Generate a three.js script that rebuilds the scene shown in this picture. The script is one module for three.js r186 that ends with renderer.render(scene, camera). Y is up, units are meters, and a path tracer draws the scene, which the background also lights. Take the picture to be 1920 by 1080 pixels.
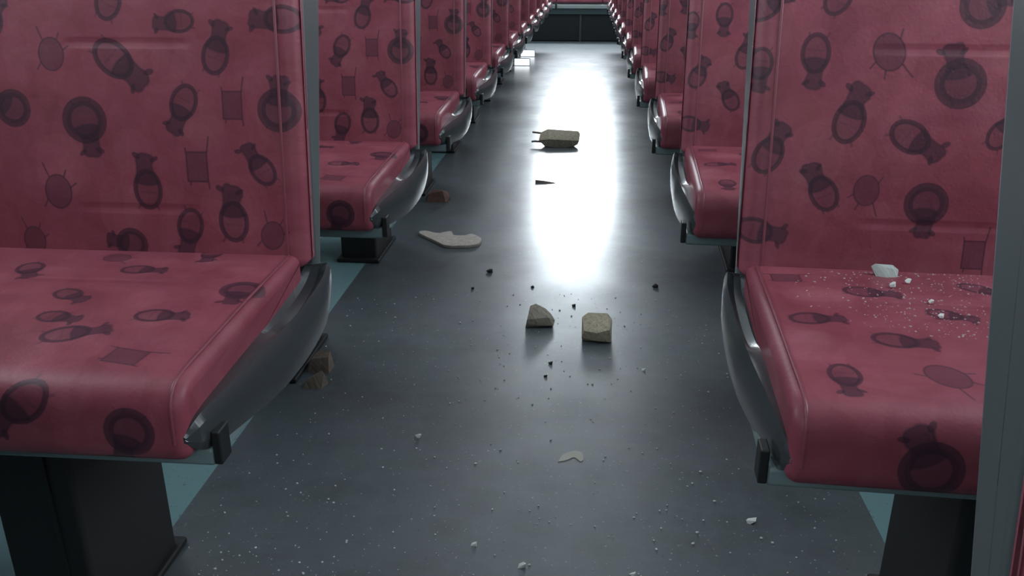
import * as THREE from 'three';
import { ConvexGeometry } from 'three/addons/geometries/ConvexGeometry.js';
import { RoundedBoxGeometry } from 'three/addons/geometries/RoundedBoxGeometry.js';
import { mergeGeometries, toCreasedNormals, mergeVertices } from 'three/addons/utils/BufferGeometryUtils.js';
import { RectAreaLightUniformsLib } from 'three/addons/lights/RectAreaLightUniformsLib.js';
import { ImprovedNoise } from 'three/addons/math/ImprovedNoise.js';

// ---------------------------------------------------------------- camera, sky, daylight, exposure
const scene = new THREE.Scene();
const camera = new THREE.PerspectiveCamera(2 * Math.atan(540 / 1610) * 180 / Math.PI, 1920 / 1080, 0.02, 60);
camera.position.set(0, 0.861, 0);
camera.lookAt(-0.078 * 5, 0.861 - 0.359 * 5, -0.930 * 5);
scene.background = new THREE.Color(0.78, 0.88, 0.95);            // even overcast sky
RectAreaLightUniformsLib.init();
const DAY = { rear: 60, left: 4.2, right: 7.0, front: 2.8 };    // radiance of the daylight in the window openings, front raised to brighten seat backs
const renderer = new THREE.WebGLRenderer({ antialias: true });
renderer.toneMapping = THREE.LinearToneMapping;
renderer.toneMappingExposure = 1.05;
renderer.shadowMap.enabled = true;

// ---------------------------------------------------------------- helpers
let seed = 7;
const rnd = () => { seed = (seed * 1664525 + 1013904223) >>> 0; return seed / 4294967296; };
const noise = new ImprovedNoise();
const used = {};
function numbered(n) { const k = used[n] = (used[n] ?? -1) + 1; return k ? n + '_' + String(k).padStart(3, '0') : n; }
function mesh(name, geo, mat, parent) {
  const m = new THREE.Mesh(geo, mat); m.name = parent ? name : numbered(name);
  m.castShadow = m.receiveShadow = true; (parent ?? scene).add(m); return m;
}
function thing(name, label, category, pos = [0, 0, 0], group) {
  const g = new THREE.Group(); g.name = numbered(name); scene.add(g); g.position.set(...pos);
  g.userData = { label, category }; if (group) g.userData.group = group; return g;
}
function tag(o, label, category, group) { o.userData = { label, category }; if (group) o.userData.group = group; return o; }
function struct(o) { o.userData.kind = 'structure'; return o; }
function box(x0, x1, y0, y1, z0, z1, r = 0) {
  const g = r ? new RoundedBoxGeometry(x1 - x0, y1 - y0, z1 - z0, 3, r) : new THREE.BoxGeometry(x1 - x0, y1 - y0, z1 - z0);
  return g.translate((x0 + x1) / 2, (y0 + y1) / 2, (z0 + z1) / 2);
}
const merge = (list) => mergeGeometries(list.map((g) => { const n = g.index ? g.toNonIndexed() : g; for (const k of Object.keys(n.attributes)) if (!['position', 'normal', 'uv'].includes(k)) n.deleteAttribute(k); return n; }));

// closed outline with rounded corners, resampled
function outline(pts, radii, step = 0.012) {
  const out = [], n = pts.length;
  for (let i = 0; i < n; i++) {
    const p = pts[i], a = pts[(i + n - 1) % n], b = pts[(i + 1) % n], r = radii[i];
    const da = [a[0] - p[0], a[1] - p[1]], db = [b[0] - p[0], b[1] - p[1]];
    const la = Math.hypot(...da), lb = Math.hypot(...db);
    if (r <= 0) { out.push(p); continue; }
    const k = 7;
    const s = [p[0] + da[0] / la * r, p[1] + da[1] / la * r], e = [p[0] + db[0] / lb * r, p[1] + db[1] / lb * r];
    for (let j = 0; j <= k; j++) {
      const t = j / k, q = (1 - t);
      out.push([q * q * s[0] + 2 * q * t * p[0] + t * t * e[0], q * q * s[1] + 2 * q * t * p[1] + t * t * e[1]]);
    }
  }
  const dense = [];
  for (let i = 0; i < out.length; i++) {
    const a = out[i], b = out[(i + 1) % out.length], l = Math.hypot(b[0] - a[0], b[1] - a[1]), m = Math.max(1, Math.ceil(l / step));
    for (let j = 0; j < m; j++) dense.push([a[0] + (b[0] - a[0]) * j / m, a[1] + (b[1] - a[1]) * j / m]);
  }
  return dense;
}
// profile (z, y) swept along s with rounded ends; s -> x through `side`; uv in metres: u from s0, v along the profile
function sweep(prof, s0, s1, r, side, { steps = 14, puff = () => 0, v0 = 0 } = {}) {
  const n = prof.length, area = prof.reduce((t, p, i) => t + p[0] * prof[(i + 1) % n][1] - prof[(i + 1) % n][0] * p[1], 0);
  const nor = prof.map((p, i) => {
    const a = prof[(i + n - 1) % n], b = prof[(i + 1) % n], d = [b[0] - a[0], b[1] - a[1]], l = Math.hypot(...d) || 1;
    return area > 0 ? [d[1] / l, -d[0] / l] : [-d[1] / l, d[0] / l];
  });
  const arc = [v0]; for (let i = 0; i < n; i++) { const a = prof[i], b = prof[(i + 1) % n]; arc.push(arc[i] + Math.hypot(b[0] - a[0], b[1] - a[1])); }
  const sec = [], K = 5;
  for (let k = 0; k <= K; k++) { const f = k / K * Math.PI / 2; sec.push([s0 + r - r * Math.cos(f), r - r * Math.sin(f)]); }
  for (let k = 1; k < steps; k++) sec.push([s0 + r + (s1 - s0 - 2 * r) * k / steps, 0]);
  for (let k = K; k >= 0; k--) { const f = k / K * Math.PI / 2; sec.push([s1 - r + r * Math.cos(f), r - r * Math.sin(f)]); }
  const pos = [], uv = [], idx = [], W = n + 1;
  for (const [s, d] of sec) for (let i = 0; i <= n; i++) {
    const p = prof[i % n], q = nor[i % n], h = puff(s, arc[i], i % n) - d;
    pos.push(s * side, p[1] + q[1] * h, p[0] + q[0] * h); uv.push(s - s0, arc[i]);
  }
  const flip = (area > 0) === (side > 0);
  const tri = (a, b, c) => flip ? idx.push(a, c, b) : idx.push(a, b, c);
  for (let j = 0; j + 1 < sec.length; j++) for (let i = 0; i < n; i++) {
    const a = j * W + i, b = a + 1, c = a + W, e = c + 1; tri(a, b, c); tri(b, e, c);
  }
  const cen = prof.reduce((t, p) => [t[0] + p[0] / n, t[1] + p[1] / n], [0, 0]);
  for (const [j, s] of [[0, s0], [sec.length - 1, s1]]) {
    const base = pos.length / 3; pos.push(s * side, cen[1], cen[0]); uv.push(s - s0, v0);
    for (let i = 0; i <= n; i++) { const a = (j * W + i) * 3; pos.push(pos[a], pos[a + 1], pos[a + 2]); uv.push(s - s0 + 0.002, arc[i]); }
    for (let i = 0; i < n; i++) j ? tri(base, base + 1 + i, base + 2 + i) : tri(base, base + 2 + i, base + 1 + i);
  }
  const g = new THREE.BufferGeometry();
  g.setAttribute('position', new THREE.Float32BufferAttribute(pos, 3)); g.setAttribute('uv', new THREE.Float32BufferAttribute(uv, 2)); g.setIndex(idx);
  g.computeVertexNormals();
  return g;
}
function tube(points, r, seg = 40) { return new THREE.TubeGeometry(new THREE.CatmullRomCurve3(points.map((p) => new THREE.Vector3(...p))), seg, r, 6); }

// ---------------------------------------------------------------- textures
function canvasTexture(w, h, draw, srgb) {
  const c = document.createElement('canvas'); c.width = w; c.height = h; const x = c.getContext('2d'); draw(x, w, h);
  const t = new THREE.CanvasTexture(c); t.wrapS = t.wrapT = THREE.RepeatWrapping; t.magFilter = THREE.LinearFilter; if (srgb) t.colorSpace = THREE.SRGBColorSpace; return t;
}
const RED = '#7e3e4b', INK = 'rgba(48,30,42,';
// one small printed figure: a round body drawn as a ring, a dark head and stubby feet
function figure(x, kind, size, turn) {
  x.save(); x.rotate(turn); const s = size;
  x.lineJoin = 'round';
  if (kind === 'faint') {
    x.fillStyle = INK + '0.34)'; x.strokeStyle = INK + '0.5)'; x.lineWidth = s * 0.04;
    x.beginPath(); x.ellipse(0, 0, s * 0.34, s * 0.42, 0, 0, 7); x.fill(); x.stroke();
    x.beginPath(); x.moveTo(-s * .2, -s * .35); x.lineTo(-s * .34, -s * .72); x.moveTo(s * .18, -s * .36); x.lineTo(s * .26, -s * .55); x.moveTo(-s * .3, s * .2); x.lineTo(-s * .42, s * .4); x.moveTo(s * .32, -s * .1); x.lineTo(s * .5, -s * .22); x.stroke();
  } else if (kind === 'box') {
    x.fillStyle = INK + '0.36)'; x.strokeStyle = INK + '0.55)'; x.lineWidth = s * 0.04;
    x.beginPath(); x.rect(-s * .28, -s * .38, s * .56, s * .78); x.fill(); x.stroke();
    x.beginPath(); x.moveTo(s * .28, -s * .35); x.lineTo(s * .36, -s * .8); x.moveTo(-s * .28, -s * .35); x.lineTo(-s * .3, -s * .5); x.moveTo(s * .28, s * .4); x.lineTo(s * .3, s * .6); x.moveTo(-s * .2, s * .4); x.lineTo(-s * .22, s * .52); x.stroke();
  } else {
    const big = kind === 'big';
    x.strokeStyle = INK + '0.6)'; x.lineWidth = s * (big ? 0.2 : 0.1); x.fillStyle = INK + (big ? '0.4)' : '0.25)');
    x.beginPath(); x.ellipse(0, s * 0.2, s * (big ? .4 : .28), s * (big ? .4 : .4), 0, 0, 7); x.fill(); x.stroke();
    if (kind === 'ring') { x.strokeStyle = INK + '0.16)'; x.lineWidth = s * .05; x.beginPath(); x.moveTo(-s * .18, s * .25); x.lineTo(s * .2, s * .28); x.stroke(); }
    const q = () => s * .09 * (rnd() - .5);
    x.fillStyle = INK + '0.55)'; x.strokeStyle = INK + '0.3)'; x.lineWidth = s * .05;
    x.beginPath(); x.moveTo(-s * .28, s * .04); x.quadraticCurveTo(-s * .14 + q(), -s * .2, -s * .2 + q(), -s * .46 + q()); x.quadraticCurveTo(-s * .16, -s * .66 + q(), s * .02 + q(), -s * .58); x.quadraticCurveTo(s * .26, -s * .6 + q(), s * .18 + q(), -s * .34); x.quadraticCurveTo(s * .1 + q(), -s * .18, s * .27, s * .06); x.quadraticCurveTo(0, s * .16, -s * .28, s * .04); x.fill(); x.stroke();
    x.beginPath(); x.ellipse(-s * .22 + q(), -s * .5 + q(), s * .1, s * .06, .6, 0, 7); x.ellipse(s * .2 + q(), -s * .42 + q(), s * .1, s * .05, -.5, 0, 7); x.fill();
    x.lineWidth = s * .05; x.beginPath(); x.moveTo(-s * .2, s * .52); x.lineTo(-s * .24 + q(), s * .64); x.moveTo(s * .16, s * .54); x.lineTo(s * .2 + q(), s * .66); x.stroke();
  }
  x.restore();
}
const PXM = 1400, CW = 0.5, CH = 0.8;         // pixels per metre and size in metres of one printed cover
function coverTexture(list, mirror) {
  return canvasTexture(CW * PXM, CH * PXM, (x, w, h) => {
    x.fillStyle = RED; x.fillRect(0, 0, w, h);
    for (let i = 0; i < 900; i++) { x.fillStyle = `rgba(${rnd() < .5 ? '255,190,190' : '30,0,10'},${0.012 + rnd() * .02})`; x.beginPath(); x.ellipse(rnd() * w, rnd() * h, 10 + rnd() * 60, 10 + rnd() * 60, 0, 0, 7); x.fill(); }
    for (const [u, v, kind, size, turn] of list) { x.save(); x.translate(u * PXM, h - v * PXM); if (mirror) x.scale(-1, 1); figure(x, kind, size * PXM * .92, turn * Math.PI / 180); x.restore(); }
  }, true);
}
function creaseTexture(lines) {
  return canvasTexture(CW * PXM / 2, CH * PXM / 2, (x, w, h) => {
    const k = PXM / 2;
    x.fillStyle = '#808080'; x.fillRect(0, 0, w, h);
    for (let i = 0; i < 26000; i++) { const v = 118 + rnd() * 20 | 0; x.fillStyle = `rgb(${v},${v},${v})`; x.fillRect(rnd() * w, rnd() * h, 1.6, 1.6); }
    for (const [u0, u1, v] of lines) for (let d = 9; d > 0; d--) {
      const g = x.createLinearGradient(u0 * k, 0, u1 * k, 0), c = 'rgba(20,20,20,' + 0.11 + ')';
      g.addColorStop(0, 'rgba(20,20,20,0)'); g.addColorStop(.12, c); g.addColorStop(.88, c); g.addColorStop(1, 'rgba(20,20,20,0)');
      x.fillStyle = g; x.fillRect(u0 * k, h - v * k - d * .55, (u1 - u0) * k, d * 1.1);
    }
  });
}
// u across from the aisle edge, v up from the seat (backrests) or forward from the back (cushions)
const LB = [[.184, .325, 'ring', .05, -95], [.126, .294, 'ring', .062, 15], [.354, .283, 'faint', .055, 0], [.258, .269, 'ring', .075, 130], [.048, .329, 'ring', .06, -90], [.047, .225, 'big', .062, 5], [.181, .212, 'ring', .062, 205], [.11, .22, 'box', .05, 0], [.425, .217, 'big', .055, -60], [.314, .185, 'big', .068, 170], [.236, .118, 'ring', .068, 0], [.164, .138, 'box', .055, 0], [.08, .143, 'ring', .056, -35], [.365, .1, 'faint', .06, 0], [.119, .076, 'ring', .07, 0], [.184, .045, 'ring', .062, 195], [.066, .045, 'faint', .05, 10], [.277, .03, 'big', .05, -80], [.265, .36, 'ring', .06, 20], [.43, .33, 'ring', .06, 30], [.41, .03, 'faint', .05, 0], [.36, .42, 'ring', .06, 80], [.2, .45, 'box', .06, 20], [.09, .43, 'big', .06, 190], [.28, .53, 'ring', .07, -30], [.13, .57, 'faint', .06, 0], [.38, .6, 'ring', .06, 140], [.05, .66, 'big', .06, 0]];
const RB = [[.03, .346, 'ring', .055, 60], [.115, .36, 'ring', .055, 30], [.292, .347, 'big', .06, 70], [.088, .273, 'ring', .062, 180], [.177, .287, 'faint', .06, 160], [.262, .262, 'big', .068, -15], [.139, .212, 'ring', .068, 15], [.222, .177, 'ring', .066, 120], [.044, .166, 'ring', .062, 25], [.323, .196, 'ring', .05, 30], [.107, .118, 'ring', .06, -30], [.165, .114, 'faint', .05, 180], [.24, .088, 'big', .06, 180], [.04, .055, 'ring', .058, 100], [.305, .036, 'box', .05, 0], [.022, .262, 'ring', .05, 180], [.36, .1, 'ring', .055, 20], [.4, .26, 'faint', .05, 0], [.4, .36, 'ring', .06, -40], [.34, .45, 'ring', .06, 80], [.2, .47, 'box', .06, 20], [.07, .45, 'big', .06, 190], [.28, .55, 'ring', .07, -30], [.13, .58, 'faint', .06, 0], [.38, .62, 'ring', .06, 140]];
const LS = [[.243, .04, 'faint', .05, 70], [.181, .085, 'ring', .055, 90], [.12, .02, 'ring', .05, 10], [.03, .15, 'big', .06, 0], [.225, .18, 'ring', .052, 60], [.09, .225, 'ring', .056, 95], [.165, .275, 'ring', .065, 110], [.085, .322, 'box', .055, 80], [.205, .24, 'ring', .05, 80], [.175, .40, 'ring', .07, -50], [.062, .43, 'big', .058, -20], [.33, .1, 'ring', .06, 30], [.38, .22, 'faint', .06, 0], [.31, .32, 'ring', .06, 120], [.4, .4, 'ring', .06, 40], [.27, .42, 'box', .05, 0]];
const RS = [[.045, .05, 'box', .05, 90], [.14, .095, 'ring', .06, 80], [.06, .18, 'ring', .056, 90], [.14, .233, 'ring', .06, 80], [.06, .322, 'ring', .056, 0], [.16, .305, 'faint', .06, 40], [.125, .415, 'big', .066, 205], [.212, .159, 'ring', .05, 70], [.278, .07, 'ring', .055, 50], [.3, .22, 'faint', .05, 0], [.27, .33, 'ring', .06, 20], [.37, .13, 'big', .05, 0], [.38, .3, 'ring', .06, 120], [.24, .44, 'ring', .06, 60], [.36, .42, 'box', .05, 0]];
for (const p of LB) { p[0] -= .016; p[1] += .014; }
for (const p of RB) { p[0] -= .012; p[1] += .022; }
const creaseB = creaseTexture([[.14, .325, .093], [.14, .325, .312], [.14, .325, .55]]), creaseS = creaseTexture([[.11, .33, .128]]);
function cover(list, mirror, bump) {
  const map = coverTexture(list, mirror), b = bump.clone(); map.repeat.set(1 / CW, 1 / CH); b.repeat.set(1 / CW, 1 / CH);
  return new THREE.MeshPhysicalMaterial({ map, bumpMap: b, bumpScale: 0.004, roughness: 0.44, specularIntensity: 0.65 });
}
const M = {
  backLeft: cover(LB, true, creaseB), backRight: cover(RB, false, creaseB), seatLeft: cover(LS, true, creaseS), seatRight: cover(RS, false, creaseS),
  seam: new THREE.MeshStandardMaterial({ color: '#743945', roughness: 0.4 }),
  shell: new THREE.MeshStandardMaterial({ color: '#4b5355', roughness: 0.42, metalness: 0.25 }),
  fairing: new THREE.MeshPhysicalMaterial({ color: '#43474a', roughness: 0.27, metalness: 0.35, clearcoat: 0.3, clearcoatRoughness: 0.25 }),
  pan: new THREE.MeshStandardMaterial({ color: '#76888a', roughness: 0.5, metalness: 0.1 }),
  black: new THREE.MeshStandardMaterial({ color: '#151718', roughness: 0.55 }),
  leg: new THREE.MeshStandardMaterial({ color: '#1b1c1d', roughness: 0.6 }),
  wall: new THREE.MeshStandardMaterial({ color: '#9aa1a3', roughness: 0.7 }),
  ceiling: new THREE.MeshStandardMaterial({ color: '#b9bdbd', roughness: 0.75 }),
  frame: new THREE.MeshStandardMaterial({ color: '#2a2d2f', roughness: 0.5 }),
  glass: new THREE.MeshPhysicalMaterial({ color: '#ffffff', transmission: 1, thickness: 0, roughness: 0.02, ior: 1.5 }),
};

// ---------------------------------------------------------------- the coach: floor, walls, windows, ceiling
const XW0 = -1.34, XW1 = 1.16, Z0 = 1.4, Z1 = -10.55, HC = 2.2, LX = -0.645, RX = 0.492;
const floorMaps = (() => {
  const N = 1400, blot = (x, y) => noise.noise(x * 3, y * 3, 1.5) * .6 + noise.noise(x * 9, y * 9, 4.5) * .3 + noise.noise(x * 31, y * 31, 9.5) * .15;
  const color = canvasTexture(N, N, (x) => {
    x.fillStyle = '#464f54'; x.fillRect(0, 0, N, N);
    for (let i = 0; i < 2600; i++) { x.fillStyle = `rgba(${rnd() < .5 ? '90,100,106' : '22,26,30'},${.02 + rnd() * .03})`; x.beginPath(); x.ellipse(rnd() * N, rnd() * N, 6 + rnd() * 50, 6 + rnd() * 40, 0, 0, 7); x.fill(); }
    for (let i = 0; i < 5200; i++) { const t = rnd(), s = .6 + rnd() * rnd() * 1.4; x.fillStyle = t < .5 ? `rgba(185,195,198,${.25 + rnd() * .35})` : t < .7 ? `rgba(120,110,125,${.3 + rnd() * .3})` : `rgba(12,14,18,${.4})`; x.beginPath(); x.ellipse(rnd() * N, rnd() * N, s, s * (.6 + rnd()), rnd() * 3, 0, 7); x.fill(); }
    for (let i = 0; i < 26; i++) { x.strokeStyle = `rgba(150,155,155,${.05 + rnd() * .08})`; x.lineWidth = 1 + rnd() * 1.5; const a = rnd() * N, b = rnd() * N; x.beginPath(); x.moveTo(a, b); x.quadraticCurveTo(a + rnd() * 60 - 30, b + rnd() * 60, a + rnd() * 160 - 80, b + rnd() * 160 - 80); x.stroke(); }
  }, true);
  const S = 256, d = new Uint8Array(S * S * 4), e = new Uint8Array(S * S * 4);
  for (let j = 0; j < S; j++) for (let i = 0; i < S; i++) {
    const k = (j * S + i) * 4, v = blot(i / S * 2.4, j / S * 2.4), a = Math.max(0, Math.min(255, 128 + v * 46));
    d[k] = d[k + 1] = d[k + 2] = a; d[k + 3] = 255; const b = 110 + rnd() * 40; e[k] = e[k + 1] = e[k + 2] = b; e[k + 3] = 255;
  }
  const tex = (q) => { const t = new THREE.DataTexture(q, S, S); t.wrapS = t.wrapT = THREE.MirroredRepeatWrapping; t.magFilter = THREE.LinearFilter; t.needsUpdate = true; return t; };
  return { color, rough: tex(d), grain: tex(e) };
})();
floorMaps.color.repeat.set(1 / 1.17, 1 / 1.17); floorMaps.rough.repeat.set(.6, .6); floorMaps.grain.repeat.set(3, 3);
const floorMat = new THREE.MeshPhysicalMaterial({ map: floorMaps.color, roughness: 1.08, roughnessMap: floorMaps.rough, clearcoat: 0.75, clearcoatRoughness: 0.25 });
const sideFloorMat = new THREE.MeshPhysicalMaterial({ color: '#c5dde0', map: floorMaps.color.clone(), roughness: 0.5, roughnessMap: floorMaps.rough });
sideFloorMat.map = canvasTexture(512, 512, (x) => {
  x.fillStyle = '#8fa3a6'; x.fillRect(0, 0, 512, 512);
  for (let i = 0; i < 1600; i++) { x.fillStyle = rnd() < .6 ? `rgba(170,185,188,${.1 + rnd() * .3})` : `rgba(40,45,50,${.1 + rnd() * .2})`; x.beginPath(); x.ellipse(rnd() * 512, rnd() * 512, .6 + rnd() * 1.3, .6 + rnd() * 1.3, 0, 0, 7); x.fill(); }
}, true);
sideFloorMat.map.repeat.set(1.6, 1.6);
function slab(x0, x1, z0, z1, y0, y1) {                              // box whose top carries uv in metres
  const g = box(x0, x1, y0, y1, z0, z1), p = g.attributes.position, uv = g.attributes.uv;
  for (let i = 0; i < p.count; i++) uv.setXY(i, p.getX(i), -p.getZ(i));
  return g;
}
{
  const f = struct(new THREE.Group()); f.name = 'floor'; scene.add(f);
  mesh('aisle_sheet', slab(LX, RX, Z1, Z0, -0.06, 0), floorMat, f);
  mesh('side_sheet', slab(XW0 - .06, LX, Z1, Z0, -0.06, 0), sideFloorMat, f);
  mesh('side_sheet', slab(RX, XW1 + .06, Z1, Z0, -0.06, 0), sideFloorMat, f);
}
struct(mesh('ceiling', box(XW0 - .06, XW1 + .06, HC, HC + .06, Z1 - .06, Z0 + .06), M.ceiling));
const WZ = []; for (let z = 1.15; z - 1.45 > Z1; z -= 1.64) WZ.push([z, z - 1.46]);
const WY0 = 0.92, WY1 = 1.72;
let wn = 0;
function daylight(w, h, pos, look, power) {
  const l = new THREE.RectAreaLight(new THREE.Color(0.85, 0.94, 1.0), power, w, h); l.position.set(...pos); l.lookAt(...look); scene.add(l);
}
for (const [side, X, name, power] of [[-1, XW0, 'wall_left', DAY.left], [1, XW1, 'wall_right', DAY.right]]) {
  const a = side < 0 ? X - .06 : X, b = side < 0 ? X : X + .06, parts = [box(a, b, 0, WY0, Z1, Z0), box(a, b, WY1, HC, Z1, Z0)];
  let z = Z0;
  for (const [p, q] of WZ) { parts.push(box(a, b, WY0, WY1, p, z)); z = q; }
  parts.push(box(a, b, WY0, WY1, Z1, z));
  struct(mesh(name, merge(parts), M.wall));
  for (const [p, q] of WZ) {
    const w = struct(new THREE.Group()); w.name = 'window_' + (++wn); scene.add(w);
    mesh('window_pane', box((a + b) / 2 - .003, (a + b) / 2 + .003, WY0 + .02, WY1 - .02, q + .02, p - .02), M.glass, w);
    mesh('window_frame', merge([box(a + .01, b - .01, WY0, WY0 + .02, q, p), box(a + .01, b - .01, WY1 - .02, WY1, q, p), box(a + .01, b - .01, WY0 + .02, WY1 - .02, q, q + .02), box(a + .01, b - .01, WY0 + .02, WY1 - .02, p - .02, p)]), M.frame, w);
    daylight(p - q - .06, WY1 - WY0 - .06, [X - side * .004, (WY0 + WY1) / 2, (p + q) / 2], [0, (WY0 + WY1) / 2, (p + q) / 2], power);
  }
}
// rear wall behind the last bench, with one tall window
const RW = { x0: -0.84, x1: 0.54, y0: 1.47, y1: 2.12 };
struct(mesh('wall_back', merge([box(XW0 - .06, XW1 + .06, 0, RW.y0, Z1 - .06, Z1), box(XW0 - .06, XW1 + .06, RW.y1, HC, Z1 - .06, Z1), box(XW0 - .06, RW.x0, RW.y0, RW.y1, Z1 - .06, Z1), box(RW.x1, XW1 + .06, RW.y0, RW.y1, Z1 - .06, Z1)]), M.wall));
{
  const w = struct(new THREE.Group()); w.name = 'window_' + (++wn); scene.add(w);
  mesh('window_pane', box(RW.x0 + .02, RW.x1 - .02, RW.y0 + .02, RW.y1 - .02, Z1 - .034, Z1 - .028), M.glass, w);
  mesh('window_frame', merge([box(RW.x0, RW.x1, RW.y0, RW.y0 + .02, Z1 - .05, Z1 - .01), box(RW.x0, RW.x1, RW.y1 - .02, RW.y1, Z1 - .05, Z1 - .01), box(RW.x0, RW.x0 + .02, RW.y0 + .02, RW.y1 - .02, Z1 - .05, Z1 - .01), box(RW.x1 - .02, RW.x1, RW.y0 + .02, RW.y1 - .02, Z1 - .05, Z1 - .01)]), M.frame, w);
  daylight(RW.x1 - RW.x0 - .04, RW.y1 - RW.y0 - .04, [(RW.x0 + RW.x1) / 2, (RW.y0 + RW.y1) / 2, Z1 + .004], [(RW.x0 + RW.x1) / 2, (RW.y0 + RW.y1) / 2, 0], DAY.rear);
}
// wall behind the camera, with one window
struct(mesh('wall_front', merge([box(XW0 - .06, XW1 + .06, 0, 1.1, Z0, Z0 + .06), box(XW0 - .06, XW1 + .06, 1.85, HC, Z0, Z0 + .06), box(XW0 - .06, -1, 1.1, 1.85, Z0, Z0 + .06), box(.85, XW1 + .06, 1.1, 1.85, Z0, Z0 + .06)]), M.wall));
{
  const w = struct(new THREE.Group()); w.name = 'window_' + (++wn); scene.add(w);
  mesh('window_pane', box(-1, .85, 1.1, 1.85, Z0 + .027, Z0 + .033), M.glass, w);
  daylight(1.8, .7, [-.075, 1.475, Z0 - .004], [-.075, 1.475, -5], DAY.front);  // unseen window behind the camera, strength raised to light the seat backs
}

// ---------------------------------------------------------------- the double seats
// local axes: origin on the floor at the aisle edge of the cushion, below the foot of the backrest; +z towards the camera; s = metres towards the aisle
const RECLINE = 8.5 * Math.PI / 180, PITCH = 0.785;
function fairingShape(side) {
  // [z, A(s,y) inner top, sag of the upper facet, B ridge, C outer bulge, D bottom]
  const key = [
    [-.035, [.008, .452], .004, [.040, .457], [.045, .44], [.040, .402]],
    [0, [.008, .446], .011, [.044, .450], [.051, .425], [.045, .383]],
    [.08, [.008, .443], .016, [.042, .440], [.051, .408], [.045, .370]],
    [.135, [.008, .439], .012, [.039, .4365], [.049, .405], [.0425, .367]],
    [.178, [.008, .434], .0, [.035, .433], [.045, .403], [.039, .366]],
    [.28, [.009, .430], -.001, [.026, .432], [.034, .408], [.027, .374]],
    [.345, [.010, .427], 0, [.019, .430], [.024, .412], [.019, .384]],
    [.362, [.009, .423], 0, [.0155, .425], [.020, .411], [.015, .394]],
    [.372, [.006, .412], 0, [.008, .413], [.009, .410], [.008, .406]],
  ];
  const curve = (f) => new THREE.CatmullRomCurve3(key.map((k) => new THREE.Vector3(...f(k))), false, 'centripetal');
  const cs = [(k) => [k[1][0], k[1][1], k[0]], (k) => [k[1][0] * .72 + k[3][0] * .28, k[1][1] * .72 + k[3][1] * .28 - k[2] * .8, k[0]], (k) => [k[1][0] * .36 + k[3][0] * .64, k[1][1] * .36 + k[3][1] * .64 - k[2], k[0]], (k) => [k[3][0], k[3][1], k[0]],
    (k) => [(k[3][0] + k[4][0]) / 2 + .002, (k[3][1] + k[4][1]) / 2, k[0]], (k) => [k[4][0], k[4][1], k[0]], (k) => [(k[4][0] + k[5][0]) / 2 + .002, (k[4][1] + k[5][1]) / 2, k[0]], (k) => [k[5][0], k[5][1], k[0]], (k) => [-.004, k[5][1] + .002, k[0]], (k) => [-.004, k[1][1] - .004, k[0]]].map(curve);
  const T = 48, n = cs.length, pos = [], idx = [];
  for (let t = 0; t <= T; t++) for (const c of cs) { const p = c.getPoint(t / T); pos.push((p.x < 0 ? p.x : p.x * (side < 0 ? 1 : .78)) * -side, p.y, p.z); }
  const tri = (a, b, c) => side > 0 ? idx.push(a, b, c) : idx.push(a, c, b);
  for (let t = 0; t < T; t++) for (let i = 0; i < n; i++) { const a = t * n + i, b = t * n + (i + 1) % n, c = a + n, d = b + n; tri(a, b, c); tri(b, d, c); }
  for (let i = 1; i + 1 < n; i++) { tri(0, i + 1, i); const o = T * n; tri(o, o + i, o + i + 1); }
  let g = new THREE.BufferGeometry(); g.setAttribute('position', new THREE.Float32BufferAttribute(pos, 3)); g.setIndex(idx);
  g = toCreasedNormals(g.toNonIndexed(), 0.42);
  g.setAttribute('uv', new THREE.Float32BufferAttribute(new Float32Array(g.attributes.position.count * 2), 2));
  return g;
}
const CUSH = outline([[-.012, .478], [.372, .468], [.377, .382], [-.012, .386]], [.012, .034, .02, .01]);
const BACK = outline([[0, -.006], [0, .70], [-.035, .72], [-.035, .0]], [.018, .03, .01, .01], .02);
const SHELL = outline([[-.036, -.03], [-.036, .70], [-.155, .69], [-.060, -.03]], [.004, .01, .03, .008], .03);
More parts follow.
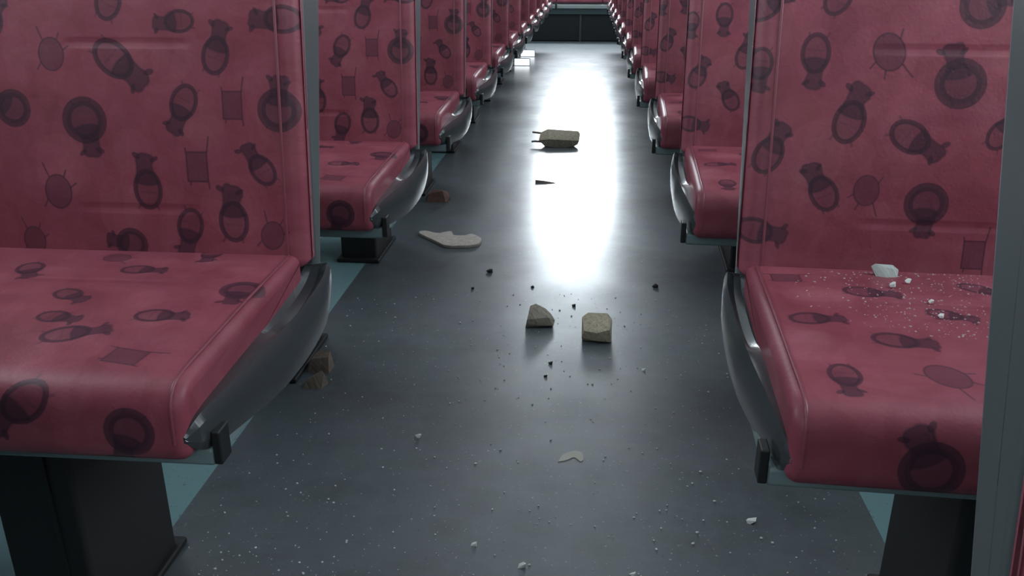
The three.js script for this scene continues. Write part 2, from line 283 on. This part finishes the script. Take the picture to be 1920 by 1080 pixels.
function doubleSeat(side) {              // side -1: left of the aisle, 1: right of it. s grows inboard, away from the aisle
  const L = side < 0, root = new THREE.Group(), E = L ? .027 : .022, lean = (L ? 6.5 : 10) * Math.PI / 180;
  const cm = L ? M.seatLeft : M.seatRight, bm = L ? M.backLeft : M.backRight;
  for (let k = 0; k < 2; k++) {
    const s0 = k * .455 - (k ? 0 : .012), c = mesh('seat_cushion', sweep(CUSH, s0, k * .455 + .44, .013, side, { puff: (s, v) => (v < .35 ? .006 * (1 - Math.pow((s - s0 - .22) / .22, 4)) * Math.sin(Math.PI * Math.max(0, Math.min(1, v / .36))) : 0), v0: -.01 }), cm, root);
    mesh('seam', tube([[s0 + .013, .4775, .0], [s0 + .013, .4755, .15], [s0 + .013, .471, .28], [s0 + .013, .4685, .335], [s0 + .013, .463, .36], [s0 + .013, .447, .371], [s0 + .013, .405, .3745]].map(([s, y, z]) => [s * side, y, z]), .0022), M.seam, c);
    const b0 = k ? .455 : -E, b = mesh('backrest', sweep(BACK, b0, k * .455 + .44, .022, side, { puff: (s, v) => (v > .02 && v < .64 ? .007 * Math.sin(Math.PI * v / .3) * (v < .3 ? .6 : .4) * (1 - Math.pow(Math.abs((s - b0 - .23) / .23), 3)) : 0) }), bm, root);
    b.position.set(0, .462, 0); b.rotation.x = -lean;
    mesh('seam', tube([[b0 + .03, .01, .0005], [b0 + .03, .3, .0005], [b0 + .03, .66, .0005]].map(([s, y, z]) => [s * side, y, z]), .002), M.seam, b);
  }
  const sh = mesh('back_shell', sweep(SHELL, -E + .004, .895, .006, side), M.shell, root); sh.position.set(0, .462, 0); sh.rotation.x = -lean;
  mesh('side_fairing', fairingShape(side), M.fairing, root);
  const bx = (s0, s1, ...r) => side > 0 ? box(s0, s1, ...r) : box(-s1, -s0, ...r);
  mesh('seat_pan', bx(-.024, .89, .362, .384, -.06, .345, .005), M.pan, root);
  mesh('bracket', bx(-.033, -.0235, .366, .405, .322, .347, .002), M.black, root);
  const leg = mesh('pedestal', merge([bx(.215, .325, .0, .37, .03, .24, .008), bx(.245, .25, .01, .36, .238, .243)]), M.leg, root);
  mesh('base_plate', bx(.205, .335, 0, .012, .015, .26, .004), M.black, leg);
  return root;
}
const LEFT0 = doubleSeat(-1), RIGHT0 = doubleSeat(1), XL = -0.398, XR = 0.233;
const ORD = ['first', 'second', 'third', 'fourth', 'fifth', 'sixth', 'seventh', 'eighth', 'ninth', 'tenth', 'eleventh'];
function place(proto, x, z, label, group) {
  const o = proto.clone(); o.name = numbered('double_seat'); o.position.set(x, 0, z); o.rotation.y = proto === RIGHT0 ? -0.045 : 0; scene.add(o);
  o.userData = { label, category: 'seat', group }; return o;
}
for (const [proto, x, k, label] of [[LEFT0, XL, 1, 'red printed double seat level with the camera on its left, unseen, added for shade'], [LEFT0, XL, 2, 'red printed double seat behind the camera on the left of the aisle, unseen, added for shade'], [RIGHT0, XR, 2, 'red printed double seat behind the camera on the right of the aisle, unseen, added for shade']]) place(proto, x, -1.09 + PITCH * k, label, 'unseen double seats added to shade the front rows');  // unseen seats added to shade the nearest cushion fronts
for (let n = 0; n <= 10; n++) place(LEFT0, XL, -1.09 - PITCH * n, n === 0
  ? 'red printed double seat nearest on the left of the aisle, black pedestal in full view' : n === 10 ? 'last and farthest red double seat on the left, just before the end bench' : `red printed double seat, ${ORD[n]} from the camera along the left of the aisle`, 'double seats along the left of the aisle');
place(RIGHT0, XR, -1.10 + PITCH, 'closest red double seat, cut by the right picture edge, showing its grey shell side', 'double seats along the right of the aisle');
for (let n = 0; n <= 10; n++) place(RIGHT0, XR, -1.10 - PITCH * n, n === 0
  ? 'red printed double seat on the right, grit and a white lump on its cushion' : n === 10 ? 'last and farthest red double seat on the right, just before the end bench' : n === 1 ? 'red printed double seat directly behind the gritty one on the right of the aisle' : `red printed double seat, ${ORD[n - 1]} behind the gritty one along the right of the aisle`, 'double seats along the right of the aisle');

// ---------------------------------------------------------------- the bench across the end
{
  const b = thing('end_bench', 'long red bench across the far end above dark panels and a pale trim strip', 'bench', [0, 0, -9.8]);
  const x0 = XW0 + .01, x1 = XW1 - .01;
  const prof = outline([[-.5, .49], [-.01, .50], [.012, .405], [-.5, .405]], [.01, .04, .02, .01]);
  const plain = new THREE.MeshPhysicalMaterial({ color: RED, roughness: .44 });
  const wide = (x1 - x0) / 5;
  for (let k = 0; k < 5; k++) { const g = sweep(prof, x0 + wide * k + .004, x0 + wide * (k + 1) - .004, .015, 1); mesh('seat_cushion', g, M.seatRight, b); }
  for (let k = 0; k < 5; k++) { const m = mesh('backrest', sweep(BACK, x0 + wide * k + .004, x0 + wide * (k + 1) - .004, .02, 1), M.backRight, b); m.position.set(0, .49, -.46); m.rotation.x = -RECLINE * .9; }
  mesh('trim_strip', box(x0, x1,   .345, .388, -.03, .01, .008), new THREE.MeshStandardMaterial({ color: '#a9b0ae', roughness: .35, metalness: .4 }), b);
  mesh('clip', box(-.352, -.332, .34, .395, .008, .022, .003), M.black, b);
  mesh('upper_rail', box(x0, x1, .285, .345, -.05, -.005, .004), new THREE.MeshStandardMaterial({ color: '#3b4a4a', roughness: .5 }), b);
  mesh('front_panel', box(x0, -.085, .01, .285, -.06, -.02, .004), M.black, b);
  mesh('front_panel', box(-.062, x1, .01, .285, -.06, -.02, .004), M.black, b);
  mesh('divider', box(-.085, -.062, .0, .285, -.06, -.014, .003), new THREE.MeshStandardMaterial({ color: '#3a3d3f', roughness: .5 }), b);
  mesh('kick_board', box(x0, x1, 0, .012, -.06, -.03), M.black, b);
}

// ---------------------------------------------------------------- added glowing blocks in place of unexplained bright floor patches, far left
for (const [z, label] of [[-8.22, 'farther of two glowing blocks added for white patches on the floor at the far left seats'], [-7.5, 'nearer of two glowing blocks added for white patches on the floor at the far left seats']]) {
  const t = thing('standin_glow', label, 'standin_patch', [-.543, 0, z], 'added glowing blocks at the far left seats');
  mesh('glow_back', box(-.068, .068, 0, .062, -.03, 0, .008), M.pan, t);
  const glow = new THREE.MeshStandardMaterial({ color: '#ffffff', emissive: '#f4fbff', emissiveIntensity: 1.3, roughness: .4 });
  mesh('glow_face', box(-.064, .064, .004, .058, 0, .006, .0028), glow, t);
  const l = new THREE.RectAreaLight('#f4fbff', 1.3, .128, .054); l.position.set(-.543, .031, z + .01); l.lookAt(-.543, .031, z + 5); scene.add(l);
}

// ---------------------------------------------------------------- stones, scraps and grit
function stoneTexture(base, dark, light) {
  return canvasTexture(128, 128, (x) => {
    x.fillStyle = base; x.fillRect(0, 0, 128, 128);
    for (let i = 0; i < 700; i++) { x.fillStyle = (rnd() < .5 ? dark : light) + (.05 + rnd() * .15) + ')'; x.beginPath(); x.ellipse(rnd() * 128, rnd() * 128, 1 + rnd() * 6, 1 + rnd() * 4, rnd() * 3, 0, 7); x.fill(); }
  }, true);
}
function stone(name, points, mat, pos, label, category = 'stone', group) {
  const pts = []; for (const p of points) pts.push(new THREE.Vector3(...p));
  const g = new ConvexGeometry(pts), p = g.attributes.position, uv = new Float32Array(p.count * 2);
  for (let i = 0; i < p.count; i++) { uv[i * 2] = (p.getX(i) + p.getY(i) * .7) * 12; uv[i * 2 + 1] = (p.getZ(i) + p.getY(i) * .7) * 12; }
  g.setAttribute('uv', new THREE.BufferAttribute(uv, 2));
  const m = mesh(name, g, mat); m.position.set(...pos); return tag(m, label, category, group);
}
const sandstone = new THREE.MeshStandardMaterial({ map: stoneTexture('#a39a86', 'rgba(70,64,54,', 'rgba(190,184,165,'), roughness: .9 });
const greyStone = new THREE.MeshStandardMaterial({ map: stoneTexture('#8f887b', 'rgba(60,56,50,', 'rgba(170,165,152,'), roughness: .9 });
const brick = new THREE.MeshStandardMaterial({ map: stoneTexture('#654a41', 'rgba(45,28,24,', 'rgba(130,105,92,'), roughness: .9 });
const taupe = new THREE.MeshStandardMaterial({ map: stoneTexture('#665a50', 'rgba(40,35,30,', 'rgba(130,120,110,'), roughness: .9 });
stone('stone', [[-.036, .0, .012], [.034, .006, .012], [.037, .016, .0], [-.03, .0, -.03], [.03, .0, -.03], [-.032, .022, .016], [.02, .026, .008], [-.026, .046, -.016], [-.012, .049, -.024], [.012, .036, -.026], [.026, .024, -.022], [-.034, .01, .018]], greyStone, [-.095, 0, -1.975], 'small wedge-shaped grey stone with a pointed top, left of the pair on the aisle floor', 'stone');
stone('stone', [[-.036, .012, .03], [.03, .004, .034], [.036, .0, .026], [-.034, .0, .02], [.034, .0, -.03], [-.034, .0, -.03], [-.036, .042, -.024], [-.022, .05, -.034], [.026, .05, -.034], [.037, .04, -.02], [.03, .034, .03], [-.03, .03, .032], [0, .028, .038], [.004, .006, .036]], sandstone, [.045, 0, -1.915], 'blocky buff stone with a flat pale top, right of the pair on the aisle floor', 'stone');
{
  const s = stone('stone_slab', [[-.1, .03, .04], [-.095, .055, -.03], [-.06, .07, -.045], [.09, .062, -.045], [.1, .05, -.04], [.096, .03, .03], [-.07, .004, .05], [-.03, .0, .05], [-.02, .0, -.03], [.03, .0, .05], [.07, .004, .045], [.09, .012, .03], [.06, .0, -.03], [-.06, .0, -.02], [-.05, .04, .058], [.05, .036, .056]], sandstone, [-.118, 0, -4.2], 'long flat grey slab of stone lying in the bright reflection down the aisle', 'stone');
  mesh('splinter', tube([[-.09, .052, -.03], [-.115, .055, -.03], [-.135, .058, -.025]], .005, 8), greyStone, s);
  mesh('splinter', tube([[-.09, .022, .03], [-.12, .024, .032], [-.135, .022, .03]], .005, 8), greyStone, s);
}
stone('splinter', [[-.04, 0, .006], [-.04, 0, -.008], [-.04, .011, -.004], [.0, .008, -.003], [.042, .0, .002], [.042, .002, 0], [0, 0, .008]], taupe, [-.152, 0, -3.435], 'thin dark pointed splinter lying in the bright reflection in mid aisle', 'splinter');
stone('stone', [[-.025, 0, .02], [.022, 0, .02], [.024, 0, -.02], [-.025, 0, -.02], [-.018, .03, .012], [.02, .034, .008], [.018, .04, -.015], [-.012, .036, -.018]], taupe, [-.57, 0, -1.69], 'brown stone in the shadow of the nearest left seat, upper of two', 'stone');
stone('stone', [[-.022, 0, .018], [.018, 0, .02], [.026, 0, -.01], [-.018, 0, -.016], [-.01, .02, .01], [.022, .028, .0], [.014, .03, -.012]], taupe, [-.562, 0, -1.615], 'flat brown stone in the shadow of the nearest left seat, lower of two', 'stone');
stone('brick_fragment', [[-.04, 0, .03], [.036, 0, .03], [.045, 0, -.02], [-.036, 0, -.02], [-.03, .03, .02], [.02, .042, .016], [.034, .034, -.014], [-.02, .04, -.018], [-.046, .012, 0], [.047, .016, 0]], brick, [-.545, 0, -3.13], 'reddish brown lump on the floor at left, farther away than the pale sole-shaped scrap', 'stone');
function cutout(name, pts, h, mat, bevel, label, category, y = 0) {
  const s = new THREE.Shape(); const v = pts.map(([x, z]) => new THREE.Vector2(x, -z)); s.moveTo(v[0].x, v[0].y); s.splineThru(v.slice(1).concat(v[0]));
  const g = new THREE.ExtrudeGeometry(s, { depth: h, bevelEnabled: bevel > 0, bevelSize: bevel, bevelThickness: bevel, bevelSegments: 2, curveSegments: 3 });
  g.rotateX(-Math.PI / 2); g.computeBoundingBox(); g.translate(0, -g.boundingBox.min.y + y, 0);
  return tag(mesh(name, g, mat), label, category);
}
const foam = new THREE.MeshStandardMaterial({ map: stoneTexture('#a09890', 'rgba(120,110,100,', 'rgba(200,195,188,'), roughness: .85 }); foam.map.repeat.set(8, 8);
cutout('insole', [[-.535, -2.706], [-.515, -2.714], [-.473, -2.69], [-.434, -2.715], [-.418, -2.674], [-.382, -2.672], [-.359, -2.691], [-.328, -2.654], [-.321, -2.615], [-.336, -2.581], [-.386, -2.566], [-.429, -2.568], [-.46, -2.603], [-.527, -2.68]], .006, foam, .002, 'pale sole-shaped flat scrap lying on the left part of the aisle floor', 'insole');
const film = new THREE.MeshPhysicalMaterial({ color: '#9a988a', roughness: .4, transmission: .2, thickness: 0 });
cutout('film_scrap', [[-.029, -1.354], [-.022, -1.376], [-.004, -1.392], [.013, -1.39], [.017, -1.368], [.012, -1.358], [.0, -1.371], [-.014, -1.36]], .001, film, 0, 'thin translucent beige scrap stuck to the middle of the near floor', 'scrap');
const plaster = new THREE.MeshStandardMaterial({ map: stoneTexture('#a3a9a6', 'rgba(110,115,112,', 'rgba(200,204,200,'), roughness: .8 }); plaster.map.repeat.set(3, 3);
const chalk = new THREE.MeshStandardMaterial({ color: '#c9ccc8', roughness: .8 }), dirt = new THREE.MeshStandardMaterial({ color: '#2c2a2b', roughness: .9 });
function crumb(x, z, s, mat, label, category, name, y = 0, group) {
  const pts = []; for (let i = 0; i < 9; i++) { const a = i * 2.4 + rnd(), r = s * (.55 + rnd() * .5); pts.push([Math.cos(a) * r, (i % 3) * s * .45 * (.6 + rnd() * .5), Math.sin(a) * r * .8]); }
  for (let i = 0; i < 3; i++) pts.push([Math.cos(i * 2.1) * s * .6, 0, Math.sin(i * 2.1) * s * .6]);
  return stone(name, pts, mat, [x, y, z], label, category, group);
}
crumb(-.152, -1.105, .0065, chalk, 'white chip on the near floor, left of the middle', 'chip', 'plaster_chip');
crumb(.291, -1.2, .009, chalk, 'largest white chip on the near floor at the right, near the right pedestal', 'chip', 'plaster_chip');
crumb(.093, -1.055, .006, chalk, 'white chip at the very bottom edge right of the middle', 'chip', 'plaster_chip');
crumb(-.074, -1.06, .008, chalk, 'whitish chip at the very bottom edge left of the middle', 'chip', 'plaster_chip');
crumb(-.3, -1.42, .007, chalk, 'small pale chip on the floor beside the nearest left seat', 'chip', 'plaster_chip');
crumb(-.264, -2.353, .011, dirt, 'dark crumb on the floor left of the bright reflection', 'crumb', 'dirt_crumb');
crumb(.211, -2.27, .01, dirt, 'dark crumb on the floor at the right side of the aisle', 'crumb', 'dirt_crumb');
crumb(-.014, -2.11, .007, dirt, 'tiny dark crumb between and behind the two stones', 'crumb', 'dirt_crumb');
crumb(-.131, -2.24, .006, dirt, 'tiny dark crumb behind the wedge-shaped stone', 'crumb', 'dirt_crumb');
crumb(-.296, -2.215, .006, dirt, 'faint dark crumb left of the wedge-shaped stone', 'crumb', 'dirt_crumb');
crumb(-.06, -1.76, .007, dirt, 'dark crumb in front of the gap between the two stones', 'crumb', 'dirt_crumb');
crumb(-.068, -1.695, .005, dirt, 'lowest dark crumb in front of the wedge-shaped stone', 'crumb', 'dirt_crumb');
crumb(.149, -1.744, .005, chalk, 'tiny pale chip right of the blocky stone', 'chip', 'plaster_chip');
{
  const lump = stone('plaster_lump', [[-.012, 0, .004], [.0, 0, .008], [.014, 0, .005], [.016, 0, -.006], [-.012, .002, -.006], [-.018, .012, -.003], [-.012, .015, -.002], [.006, .011, .002], [.017, .008, -.003], [.01, .013, -.007], [-.012, .014, -.007]], plaster, [.392, .478, -1.075], 'white lump at the back of the nearest right seat cushion', 'lump');
}
crumb(.385, -1.028, .006, chalk, 'pale chip on the gritty right cushion, just in front of the white lump', 'chip', 'plaster_chip', .4815);
crumb(.409, -1.045, .005, chalk, 'pale chip on the gritty right cushion, right of the white lump', 'chip', 'plaster_chip', .4815);
crumb(.413, -.976, .004, chalk, 'upper of two pale chips in the middle of the gritty right cushion', 'chip', 'plaster_chip', .4815);
crumb(.408, -.932, .0045, chalk, 'lower of two pale chips in the middle of the gritty right cushion', 'chip', 'plaster_chip', .4815);
const topY = (x, z) => .4775 - .026 * (z + 1.1) + .006 * (1 - Math.pow((x - .45) / .22, 4)) * Math.sin(Math.PI * Math.max(0, Math.min(1, (z + 1.1) / .36)));
function grit(name, count, at, size, mat, label, category) {
  const m = new THREE.InstancedMesh(new THREE.IcosahedronGeometry(1, 0), mat, count), o = new THREE.Object3D();
  for (let i = 0; i < count; i++) { const [x, y, z] = at(); const s = size * (.5 + rnd() * rnd() * 1.4); o.position.set(x, y + s * .4, z); o.scale.set(s, s * .7, s * (.7 + rnd() * .8)); o.rotation.set(0, rnd() * 6, 0); o.updateMatrix(); m.setMatrixAt(i, o.matrix); }
  m.name = numbered(name); m.castShadow = m.receiveShadow = true; scene.add(m); tag(m, label, category).userData.kind = 'stuff';
}
const gritMat = new THREE.MeshStandardMaterial({ color: '#b4babc', roughness: .5 }), dustMat = new THREE.MeshStandardMaterial({ color: '#a08d8c', roughness: .7 });
grit('floor_grit', 650, () => { const z = -1.0 - Math.pow(rnd(), 1.6) * 1.2, x = -.6 + rnd() * 1.05; return [x, 0, z]; }, .0015, gritMat, 'fine pale grit scattered over the near aisle floor', 'grit');
grit('seat_grit', 900, () => { const a = rnd() * 6.28, r = Math.sqrt(rnd()); const x = Math.max(.262, Math.min(.64, .42 + Math.cos(a) * r * .16)); const z = Math.max(-1.085, Math.min(-.85, -1.0 + Math.sin(a) * r * .12)); return [x, topY(x, z), z]; }, .0009, dustMat, 'fine grit dusted over the nearest right seat cushion', 'grit');

renderer.render(scene, camera);
